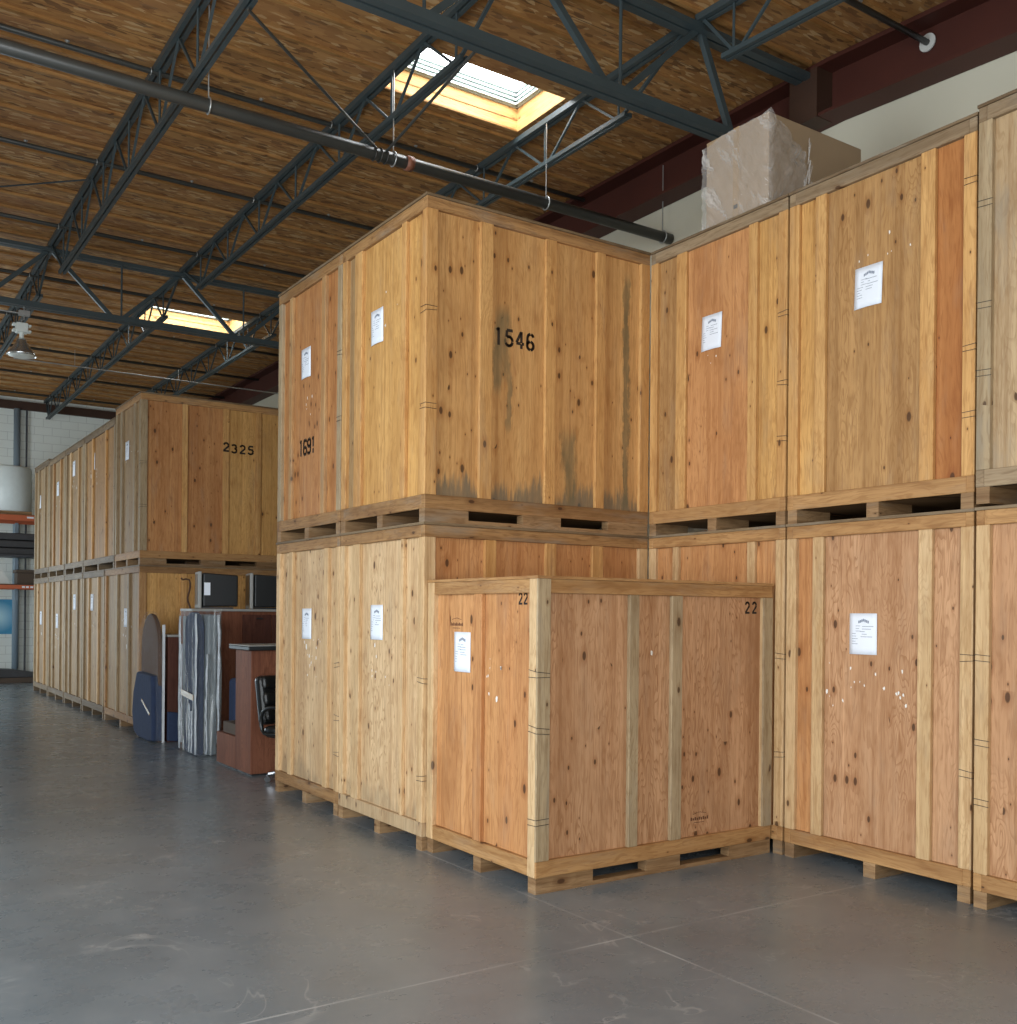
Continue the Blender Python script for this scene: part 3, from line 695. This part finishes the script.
# stack at the corner of the aisle
a1u = crate('upper crate stencilled 1546, at the corner of the tall stack', 0, 0, 2.124, 1.435, H1, 2 * H1, bx=((.32, .39), (1.07, 1.20)), by=((.46, .57), (1.06, 1.16), (1.56, 1.65)),
            px='ply_gold', py='ply_1546', stx='stud_gold', sty='stud_gold', rail='rail_brown', post='stud_gold', clips=(.82, 1.52), bay_x={2: 'ply_grey'})
slip(a1u, 'x', .95, 4.09 - H1, REC, .02, 1); stencil('1546', a1u, 'y', .60, 1.37, .135, REC - .0015)
scraps(a1u, 'x', .62, 1.85, REC, 6, 3)
a2u = crate('upper crate stencilled 1691 with a white list, left of the crate stencilled 1546', 0, 1.45, 2.10, 2.88, H1, 2 * H1, bx=((.34, .42), (1.09, 1.16)), by=((.5, .6), (1.5, 1.6)), px='ply_red', rail='rail_brown', post='stud_grey', stx='stud_brown', clips=(.95, 1.5))
slip(a2u, 'x', .93, 4.09 - H1, REC, .02, 2); stencil('169!', a2u, 'x', .975, 3.12 - H1, .15, REC - .0015, adv=.62, wd=.19); scraps(a2u, 'x', .8, 1.3, REC, 5, 4)
a1l = crate('lower pale crate under the crate stencilled 1546, with a white list', 0, 0, 2.124, 1.435, 0, H1, bx=((.32, .36), (1.07, 1.20)), by=((.52, .62), (1.08, 1.18), (1.54, 1.65)), px='ply_pale', py='ply_orange',
            stx='stud_pale', sty='stud_gold', rail='rail_brown', railb='ply_pale', post='stud_pale', clips=(.5, 1.2), pal='pallet')
slip(a1l, 'x', .91, 1.765, REC, 0, 5); scraps(a1l, 'x', .75, 1.45, REC, 9, 6)
a2l = crate('lower pale narrow-boarded crate beside the office chair, with a white list and torn scraps', 0, 1.45, 2.10, 2.88, 0, H1, bx=((.24, .33), (1.04, 1.13)), by=((.5, .6), (1.5, 1.6)), px='ply_pale', py='ply_grey',
            stx='stud_pale', rail='rail_brown', post='stud_pale', clips=(.5, .8, 1.25))
slip(a2l, 'x', .86, 1.735, REC, 0, 7); scraps(a2l, 'x', .65, 1.5, REC, 18, 8, (.2, .38), 1.3)
# single crate in front
f = crate('short crate marked 22 on both sides standing alone in front of the stacks', .037, -1.356, 2.115, .0 - .012 + .06 - .055, 0, 1.941, bx=((.64, .74),), by=((.735, .815), (1.105, 1.20)), px='ply_orange', py='ply_pink', stx='ply_orange', sty='stud_grey',
          rail='rail_gold', post='stud_pale', posty='stud_grey', fullpost=True, clips=(.42, .98, 1.32), low=True, pal='pallet')
slip(f, 'x', 1.356 - .325, 1.578, REC, 0, 9); stencil('2', f, 'x', .255, 1.765, .075, REC - .0015); stencil('2', f, 'x', .199, 1.765, .075, REC - .0015); stencil('2', f, 'y', 1.825, 1.722, .085, REC - .0015); stencil('2', f, 'y', 1.897, 1.722, .085, REC - .0015)
stampmark(f, 'x', 1.09, 1.60, REC - .0015); stampmark(f, 'y', 1.315, .285, REC - .0015); scraps(f, 'x', .62, 1.42, REC, 14, 10, (.25, .28)); scraps(f, 'y', .95, 1.49, REC, 2, 12, (.02, .05))
# right-hand stacks
XR = 2.128
r1u = crate('upper crate at the inner corner under the wrapped carton, with a white list', XR, -1.45, 4.2, -.004, H1, 2 * H1, bx=((.285, .37), (1.03, 1.14)), by=((.5, .6),), px='ply_orange', bay_x={0: 'ply_gold', 2: 'ply_brown'}, stx='stud_gold', rail='rail_grey', railb='rail_gold', post='stud_gold', clips=(.6, 1.0, 1.5))
slip(r1u, 'x', 1.45 - .58, 4.05 - H1, REC, -.04, 13); scraps(r1u, 'x', .8, 1.78, REC, 3, 14, (.1, .6))
r2u = crate('upper crate with swirled grain and a white list, between its neighbours on the right stacks', XR, -2.885, 4.2, -1.468, H1, 2 * H1, bx=((.275, .375), (1.10, 1.19)), by=((.5, .6),), px='ply_brown', bay_x={0: 'ply_rust', 2: 'ply_gold'}, stx='stud_gold', rail='rail_grey', railb='rail_gold', post='stud_gold', clips=(.55, .95, 1.95))
slip(r2u, 'x', 2.885 - 2.01, 4.03 - H1, REC, -.03, 15); scraps(r2u, 'x', .7, 1.9, REC, 7, 16, (.25, .4))
r3u = crate('upper dusty crate cut off by the right edge of the photo', XR - .03, -4.34, 4.2, -2.912, H1 + .02, 2 * H1 + .02, bx=((.30, .38), (1.03, 1.13)), by=((.5, .6),), px='ply_dusty', stx='stud_grey', rail='rail_grey', post='stud_grey', clips=(.6,))
far_clips(r3u, 1.435, (.75, 1.15, 1.75))
r1l = crate('lower crate at the inner corner, mostly hidden behind the short crate', XR, -1.45, 4.2, -.004, 0, H1, bx=((.285, .36), (1.09, 1.16)), by=((.5, .6),), px='ply_orange', stx='stud_pale', rail='rail_gold', post='stud_pale', clips=(.7, 1.4))
r2l = crate('lower crate on the right with a white list low on its wide pinkish panel', XR, -2.885, 4.2, -1.468, 0, H1, bx=((.275, .37), (1.10, 1.19)), by=((.5, .6),), px='ply_pink', bay_x={2: 'ply_orange'}, stx='stud_pale', rail='rail_gold', post='stud_pale', clips=(.75, 1.45))
slip(r2l, 'x', 2.885 - 1.99, 1.73, REC, 0, 17); scraps(r2l, 'x', .75, 1.5, REC, 18, 18, (.36, .42), 1.15)
r3l = crate('lower crate cut off by the right edge of the photo', XR - .03, -4.34, 4.2, -2.918, 0, H1, bx=((.30, .38), (1.03, 1.13)), by=((.5, .6),), px='ply_pink', stx='stud_grey', rail='rail_gold', post='stud_pale', clips=(.6,))
far_clips(r3l, 1.425, (.6, .95, 1.45))
# far row
b1l = crate('lower crate behind the stored furniture, at the near end of the far row', 0, 8.04, 2.08, 10.15, 0, H1 - .03, bx=((.60, .70), (1.30, 1.40)), by=((.57, .65), (1.15, 1.24), (1.64, 1.72)), px='ply_grey', py='ply_gold', stx='stud_grey', rail='rail_brown', post='stud_brown', clips=(.8, 1.4))
slip(b1l, 'x', .98, 1.73, REC, 0, 19); scraps(b1l, 'x', .8, 1.75, REC, 24, 20, (.28, .6), 1.9)
b1u = crate('upper crate stencilled 2325 at the near end of the far row', 0, 8.04, 2.08, 9.52, H1 - .03, 2 * H1, bx=((.33, .42), (1.08, 1.18)), by=((.57, .65), (1.15, 1.24), (1.64, 1.72)), px='ply_grey', py='ply_red', bay_y={2: 'ply_gold', 3: 'ply_gold'}, stx='stud_grey', sty='stud_gold', rail='rail_gold', post='stud_grey', clips=(.8, 1.4))
slip(b1u, 'x', .98, 4.15 - H1 + .03, REC, 0, 21); stencil('2', b1u, 'y', 1.145, 1.675, .13, .0005, adv=1, wd=.2, sx=1.25); stencil('325', b1u, 'y', 1.275, 1.665, .13, REC - .0015, adv=.95, wd=.2, sx=1.25); scraps(b1u, 'x', .6, 1.75, REC, 12, 22, (.35, .3), 1.7)
yb = [9.56, 11.82, 13.45, 15.1, 16.8]
ul = ['upper far-row crate next to the one stencilled 2325, with yellow battens', 'upper crate of the far row, third from the near end',
      'upper crate of the far row, second from the block wall', 'upper crate of the far row, last before the block wall']
ls = [(11.17, 4.26), (12.78, 4.33), (14.3, 4.12), (16.25, 4.04)]
for i in range(4):
    ya, ybb = yb[i], yb[i + 1] - .04; D = ybb - ya
    c = crate(ul[i], 0, ya, 2.08, ybb, H1 - .03, 4.60 + (.05 if i == 3 else 0), bx=((D * .27, D * .27 + .08), (D * .70, D * .70 + .09)), by=(), px=['ply_brown', 'ply_grey', 'ply_grey', 'ply_grey'][i], stx=['stud_gold', 'stud_pale', 'stud_brown', 'stud_grey'][i], rail='rail_dark', post='stud_grey', pal='rail_dark', clips=(1.2,))
    slip(c, 'x', ls[i][0] - ya + .12, ls[i][1] - H1 + .03, REC, 0, 30 + i); scraps(c, 'x', ls[i][0] - ya, ls[i][1] - H1 - .2, REC, (18, 10, 5, 4)[i], 40 + i, (.25, .3), 2.0)
yb = [10.2, 11.85, 13.45, 15.1, 16.8]
ul = ['lower far-row crate with a list, just beyond the crate behind the furniture', 'lower crate of the far row, third from the near end',
      'lower crate of the far row, second from the block wall', 'lower crate of the far row, last before the block wall']
ls = [(11.2, 1.96), (12.63, 1.97), (14.28, 1.62), (16.05, 1.66)]
for i in range(4):
    ya, ybb = yb[i], yb[i + 1] - .04; D = ybb - ya
    c = crate(ul[i], 0, ya, 2.08, ybb, 0, H1 - .03, bx=((D * .27, D * .27 + .08), (D * .70, D * .70 + .09)), by=(), px='ply_grey', stx=['stud_pale', 'stud_grey', 'stud_grey', 'stud_pale'][i], rail='rail_dark', post='stud_grey', pal='rail_dark', clips=(1.2,))
    slip(c, 'x', ls[i][0] - ya + .12, ls[i][1], REC, 0, 50 + i); scraps(c, 'x', ls[i][0] - ya, ls[i][1] - .35, REC, (4, 2, 8, 8)[i], 60 + i, (.2, .3), 2.0)

# ------------------------------------------------------------------ wrapped carton on top of the right stack
bx_ = empty('cardboard_box', (2.20, -1.20, 2 * H1), 'large cardboard carton loosely wrapped in clear film on top of the right stack', 'box')
MB().box(0, 0, 0, 1.08, .64, .72).build('carton', 'card', bx_, bevel=.008)
MB().box(-.002, .29, .001, 1.082, .35, .7215).build('tape', 'tape', bx_)
MB().box(-.0035, .30, .10, 0.0, .34, .13).build('printed_mark', 'black', bx_)
# film: crumpled sheet hugging the near corner
def film(name, parent, fn, nu, nv, mat, seed):
    r = random.Random(seed); mb = MB()
    for i in range(nu + 1):
        for j in range(nv + 1): mb.v.append(fn(i / nu, j / nv, r))
    for i in range(nu):
        for j in range(nv):
            a = i * (nv + 1) + j; mb.f.append((a, a + nv + 1, a + nv + 2, a + 1))
    return mb.build(name, mat, parent, smooth=True)
def f1(u, v, r):   # wraps the -X face, then turns onto the -Y face
    s = u * 1.05; e = .012 + r.random() * .022
    if s < .66: return (-e, .65 - s + (.01 if u == 0 else 0), .0 + v * .70 * (1 - .25 * max(0, .2 - s)))
    q = s - .66; top = .70 - q * .55 + .05 * r.random(); return (q, -e, v * top)
film('plastic_film', bx_, f1, 30, 22, 'wrap_box', 3)
m = MB()
r = random.Random(5)
for k in range(9):
    a = Vector((.36 + r.uniform(-.05, .06), -.025, .10 + r.uniform(0, .2))); b = a + Vector((r.uniform(-.05, .06), -.02, r.uniform(.12, .34)))
    m.bar(a, (a + b) / 2 + Vector((r.uniform(-.02, .02), -.012, 0)), .004, .014).bar((a + b) / 2, b, .004, .008)
m.build('film_tail', 'wrap_box', bx_)

# ------------------------------------------------------------------ stored furniture between the stacks
def arch(y0, y1, z1, r=None, n=10, z0=0.0, sq=1.0):
    cy = (y0 + y1) / 2; rr = (y1 - y0) / 2; h = rr * sq
    return [(y0, z0)] + [(cy - rr * math.cos(math.pi * i / n), z1 - h + h * math.sin(math.pi * i / n)) for i in range(n + 1)] + [(y1, z0)]
t = empty('round_tabletop', (.07, 0, 0), 'arched brown tabletop standing on edge, its foot wrapped in a blue blanket', 'tabletop')
MB().prism(arch(6.98, 7.84, 1.66, sq=1.1), 'x', -.085, -.03).build('panel', 'oval_brown', t, bevel=.012)
bl = MB(); ol = [(6.94, .02), (6.94, .30), (6.97, .70), (7.02, .86), (7.75, .88), (7.93, .60), (7.99, .32), (7.90, .06), (7.7, .01), (7.2, .0)]
bl.prism(ol, 'x', -.17, -.02).build('blanket', 'blanket', t, bevel=.03, smooth=False)
MB().prism(arch(6.925, 6.945, 1.52), 'x', -.045, -.015).build('film_edge', 'film_white', t)
MB().prism(arch(6.93, 7.88, 1.69, sq=1.1), 'x', -.12, -.022).build('plastic_film', 'wrap_thin', t, bevel=.01)
MB().bar((-.173, 7.05, .36), (-.173, 7.45, .52), .006, .03).build('tape', 'tape', t)
t = empty('low_cabinet', (.10, 6.95, 0), 'narrow dark red-brown cabinet between the arched tabletop and the wrapped blue bundle', 'cabinet')
MB().box(0, 0, 0, .55, .55, 1.36).build('body', 'mahog_dark', t, bevel=.004); MB().box(-.01, -.01, 1.36, .56, .56, 1.39).build('top', 'greyplastic', t, bevel=.004)
MB().prism([(-.012, .02), (.20, .0), (.28, .12), (.24, .36), (-.012, .40)], 'y', -.05, -.002).build('blanket', 'blanket', t, bevel=.015)
t = empty('wrapped_furniture', (.09, 5.44, 0), 'tall blue-blanketed furniture piece shrink-wrapped in shiny clear film', 'wrapped furniture')
MB().prism(arch(.10, .64, 1.69, sq=.7), 'x', -.03, .05).build('blanket', 'blanket', t, bevel=.02)
MB().box(.055, .0, .01, .17, .72, 1.66).build('frame', 'core_grey', t, bevel=.02)
MB().box(-.02, .65, .01, .054, .76, 1.64).build('side_rail', 'core_grey', t, bevel=.01)
def f2(u, v, r):
    P_ = [(-.05, .80), (-.06, .0), (-.03, -.04), (.20, -.04), (.21, .2)]
    L = [0]; 
    for a, b in zip(P_[:-1], P_[1:]): L.append(L[-1] + math.hypot(b[0] - a[0], b[1] - a[1]))
    s = u * L[-1]; i = max(k for k in range(len(P_) - 1) if L[k] <= s + 1e-9); q = (s - L[i]) / (L[i + 1] - L[i])
    x = P_[i][0] + (P_[i + 1][0] - P_[i][0]) * q; y = P_[i][1] + (P_[i + 1][1] - P_[i][1]) * q
    k_ = math.sin(u * 47) * .012 + math.sin(u * 91 + v * 3) * .008 + r.uniform(-.003, .003)
    return (x + k_, y + k_ * .8, .01 + v * (1.70 + .02 * math.sin(u * 9)))
film('plastic_film', t, f2, 70, 14, 'wrap', 8)
r = random.Random(4)
def ribbon(x, y, wd, z0, z1, ax):
    pts = []; n = 16
    for i in range(n + 1):
        q = z0 + (z1 - z0) * i / n; j = r.uniform(-.005, .005) + .006 * math.sin(q * 6 + x * 40); ww = wd * r.uniform(.5, 1.1)
        pts.append((j, q, ww))
    mb = MB()
    for (j, q, ww) in pts:
        o_ = .006 * math.sin(q * 23) 
        if ax == 'y': mb.v += [(x - abs(o_), y + j - ww / 2, q), (x - .016 - abs(o_), y + j, q), (x - abs(o_), y + j + ww / 2, q)]
        else: mb.v += [(x + j - ww / 2, y - abs(o_), q), (x + j, y - .016 - abs(o_), q), (x + j + ww / 2, y - abs(o_), q)]
    for i in range(n):
        for k in (0, 1): mb.f.append((3 * i + k, 3 * i + 3 + k, 3 * i + 4 + k, 3 * i + 1 + k))
    o = mb.build('film_fold', 'film_glossy', t, smooth=True); sd = o.modifiers.new('t', 'SOLIDIFY'); sd.thickness = .002
for a_ in ((-.055, .73, .07, .02, 1.64, 'y'), (-.06, .06, .08, .02, 1.67, 'y'), (-.055, .64, .025, .1, 1.3, 'y'), (-.06, .30, .04, .02, .60, 'y'), (-.06, .20, .03, .02, .52, 'y'),
           (.17, -.05, .055, .03, 1.66, 'x'), (.03, -.05, .035, .03, 1.2, 'x')): ribbon(*a_)
MB().bar((-.075, .12, .68), (-.075, .62, .72), .006, .07).build('tape', 'tape', t)
MB().bar((.07, .0, 1.70), (.07, .74, 1.70), .20, .012).build('top_film', 'wrap', t)
t = empty('bookcase', (.22, 6.30, 0), 'tall red-brown cabinet carrying the two old televisions', 'cabinet')
MB().box(0, .02, 0, 1.62, .5, 1.70).build('body', 'mahog', t)
MB().box(-.01, 0, 1.70, 1.64, .51, 1.73).build('top', 'greyplastic', t, bevel=.004)
MB().box(.64, .0, .02, 1.02, .02, 1.66).build('door', 'mahog_dark', t, bevel=.004); MB().box(1.04, 0, .02, 1.40, .02, 1.66).build('door', 'mahog_dark', t, bevel=.004)
MB().box(.82, -.02, 1.60, .90, 0, 1.62).build('handle', 'black', t)
t = empty('blanket_bundle', (.36, 5.05, 0), 'folded blue moving blanket and small box between the wrapped bundle and the tall desk', 'blanket')
MB().box(0, .06, 0, .26, .30, .92).build('blanket', 'blanket', t, bevel=.05)
t = empty('desk', (0, 0, 0), 'red-brown office desk standing on end with a black top edge, behind the leather chair', 'desk')
MB().box(.08, 3.78, .02, .80, 4.26, 1.30).build('body', 'mahog', t, bevel=.004)
MB().box(.03, 3.72, 1.30, .86, 4.34, 1.345).build('top', 'black', t, bevel=.008)
MB().box(.03, 3.718, 1.345, .86, 4.34, 1.352).build('top_edge', 'greyplastic', t)
MB().box(.08, 4.26, .02, .62, 4.88, .36).build('drawer_unit', 'mahog', t, bevel=.004)
MB().box(.10, 3.80, 0, .78, 4.24, .02).box(.10, 4.26, 0, .6, 4.86, .02).build('plinth', 'black', t)
MB().box(.12, 4.30, .36, .5, 4.78, .48).build('carton', 'darkbox', t, bevel=.004)
# televisions
def tv(x, y, label, flip=1):
    t = empty('television', (x, y, 1.732), label, 'television', 'old televisions on the cabinet', rz=math.radians(-11))
    def L4(a, b, c, d, z0, z1, zz0, zz1, xa, xb):
        return MB().quadbox([(xa, a, z0), (xb, c, zz0), (xb, d, zz0), (xa, b, z0), (xa, a, z1), (xb, c, zz1), (xb, d, zz1), (xa, b, z1)])
    MB().box(0, 0, .0, .045, .40, .47).build('bezel', 'greyplastic', t, bevel=.012)
    L4(.01, .43, .05, .40, .02, .455, .03, .43, .06, .50).build('shell', 'black', t, bevel=.02)
    MB().box(-.003, .03, .05, 0, .37, .44).build('screen', 'leather', t, bevel=.001)
    MB().box(.05, .03, .0, .44, .40, .02).build('foot', 'black', t)
    return t
t = tv(.32, 6.42, 'dark grey old television with a white sticker on the red-brown cabinet'); MB().box(.075, .004, .17, .15, .012, .33).build('sticker', 'paper', t)
tv(1.0, 6.44, 'black old television half hidden by the pale crate, right of the stickered one')
t = empty('coiled_cable', (.27, 6.38, 1.731), 'brown loose cable standing up beside the stickered television', 'cable')
MB().path([(-.06 + .02 * math.cos(k), .05 + .02 * math.sin(k * 1.3), .0 + .045 * k) for k in range(9)] + [(-.10, .06, .37), (-.14, .05, .36), (-.16, .04, .38)], .012, 6).build('cable', 'oval_brown', t, smooth=True)

# office chair
ch = empty('office_chair', (.40, 3.26, 0), 'black padded leather office chair on a chrome base, half behind the pale crate', 'chair', rz=math.radians(-165))
def pad(name, x0, y0, z0, x1, y1, z1, mat='leather', bev=.05):
    return MB().box(x0, y0, z0, x1, y1, z1).build(name, mat, ch, bevel=bev, smooth=False)
pad('seat', -.27, -.25, .44, .27, .27, .56)
bk = pad('backrest', -.27, -.07, 0, .27, .06, .50); bk.location = (0, -.27, .56); bk.rotation_euler = (math.radians(10), 0, 0)
for i in range(3):
    c_ = MB().box(-.25, .0, .03 + .16 * i, .25, .10, .17 + .16 * i).build('cushion_roll', 'leather', ch, bevel=.04); c_.location = (0, -.28, .56); c_.rotation_euler = (math.radians(10), 0, 0)
for s in (-1, 1):
    pts = [(s * .31, -.20 + .0, .50), (s * .32, -.22, .66), (s * .32, -.12, .76), (s * .32, .12, .77), (s * .32, .22, .70), (s * .31, .18, .55), (s * .30, .05, .49), (s * .31, -.12, .48)]
    MB().path(pts, .022, 8, True).build('armrest', 'leather', ch, smooth=True, sub=1)
MB().tube((0, 0, .12), (0, 0, .45), .028, 14).build('gas_column', 'chrome', ch, smooth=True)
for k in range(5):
    a = math.radians(72 * k + 37); e = (.31 * math.cos(a), .31 * math.sin(a))
    MB().bar((0, 0, .13), (e[0], e[1], .085), .045, .03).build('base_leg', 'chrome', ch, bevel=.006)
    MB().tube((e[0] - .02 * math.sin(a), e[1] + .02 * math.cos(a), .030), (e[0] + .02 * math.sin(a), e[1] - .02 * math.cos(a), .030), .030, 14).build('caster', 'black', ch)
    MB().tube((e[0], e[1], .03), (e[0], e[1], .085), .008, 6).build('caster_stem', 'chrome', ch)

# ------------------------------------------------------------------ far end: pallet rack and what it holds
rk = empty('pallet_rack', (0, 18.6, 0), 'orange-beamed pallet rack against the block wall at the far left', 'rack')
for (x, y) in ((-1.3, 0), (-1.3, 1.0), (1.0, 0), (1.0, 1.0)): MB().box(x - .04, y - .04, 0, x + .04, y + .04, 4.4).build('upright', 'rackdark', rk)
for (x, y) in ((.06, .95),): MB().box(x - .05, y - .02, 1.9, x + .02, y + .02, 3.7).build('brace', 'rackblue', rk)
for z in (2.15, 3.68):
    for y in (0, 1.0): MB().box(-1.26, y - .03, z, .96, y + .03, z + (.13 if z > 3 else .09)).build('beam', 'orange', rk, bevel=.006)
for xx in (.06, .14, .23): MB().box(xx - .03, -.034, 2.175, xx + .03, -.03, 2.215).build('bay_label', 'paper', rk)
MB().box(.02 + .10, -.034, 3.74, .26, -.03, 3.78).build('bay_label', 'paper', rk)
for z, mt in ((2.24, 'darkbox'), (3.81, 'pallet')): MB().box(-1.25, .03, z, .95, .97, z + .02).build('deck', mt, rk)
MB().box(-1.25, .05, 2.88, .95, .95, 2.92).build('deck', 'rackdark', rk)
t = empty('foam_roll', (-.18, 19.1, 3.83), 'large white drum of wrapped foam on the top level of the orange rack', 'roll')
MB().box(-.5, -.40, 0, .42, .42, .07).build('pallet_board', 'pallet', t)
MB().lathe([(0, .07), (.44, .07), (.47, .10), (.475, .60), (.47, 1.05), (.44, 1.09), (0, 1.09)], (0, 0, 0), 36).build('roll', 'foam', t, smooth=True)
t = empty('folded_pads', (0, 18.9, 2.92), 'stack of dark grey folded pads on the middle level of the rack', 'pads')
for k in range(3): MB().box(-.9, -.1, .005 + .17 * k, .5, .5, .155 + .17 * k).build('pad', 'shade_grey', t, bevel=.03)
t = empty('storage_box', (.10, 18.9, 2.262), 'dark brown lidded box on the lower rack beam', 'box')
MB().box(-.13, -.1, 0, .45, .4, .26).build('body', 'darkbox', t, bevel=.01); MB().box(-.16, -.13, .26, .48, .43, .33).build('lid', 'darkbox', t, bevel=.01)
t = empty('sloped_panel', (-.3, 18.95, 2.262), 'pale green-white sheet leaning beside the dark box on the rack', 'panel')
MB().prism([(-.3, 0), (.16, 0), (-.02, .30), (-.3, .42)], 'y', 0, .05).build('sheet', 'white', t)
t = tag(MB().prism([(0, 0), (.60, 0), (.60, .84), (0, .84)], 'y', 0, .02).build('poster', 'poster', None, loc=(-.44, 20.76, 1.09)), 'blue and white picture panel on the block wall under the rack', 'poster')
t = empty('low_bench', (-.45, 19.2, 0), 'low dark brown covered pallet on the floor under the rack', 'bench')
MB().box(-.6, 0, 0, 1.05, .7, .12).build('pallet', 'darkbox', t, bevel=.01); MB().prism([(-.6, .12), (1.05, .12), (1.0, .20), (.4, .30), (-.3, .34), (-.6, .30)], 'y', .02, .68).build('cover', 'shade_grey', t, bevel=.03)
t = empty('downspout_pipe', (.19, 20.68, 0), 'pale blue-grey vertical pipe on the block wall behind the foam drum', 'pipe')
MB().tube((0, 0, 0), (0, 0, 6.56), .075, 16).build('pipe', 'rackblue', t, smooth=True); MB().tube((.22, .04, 0), (.22, .04, 6.56), .022, 8).build('side_line', 'rackdark', t)

# the roof over the front bay falls gently towards the entrance
def sag(o, off=0.0):
    off += o.location.y
    if o.type == 'MESH' and o.data.users == 1:
        for v in o.data.vertices:
            yy = v.co.y + off
            if yy < -.25: v.co.z -= (-.25 - yy) * .062
    for c in o.children: sag(c, off)
import bmesh
bm = bmesh.new(); bm.from_mesh(ceil.data); bmesh.ops.bisect_plane(bm, geom=bm.verts[:] + bm.edges[:] + bm.faces[:], plane_co=(0, -.25, 0), plane_no=(0, 1, 0)); bm.to_mesh(ceil.data); bm.free()
for c in beam.children:
    bm = bmesh.new(); bm.from_mesh(c.data); bmesh.ops.bisect_plane(bm, geom=bm.verts[:] + bm.edges[:] + bm.faces[:], plane_co=(0, -.25, 0), plane_no=(0, 1, 0)); bm.to_mesh(c.data); bm.free()
sag(ceil); sag(beam)
for o in list(C.objects):
    if o.parent is None and o.name.startswith('open_web_joist') and o.location.y < -5: sag(o)
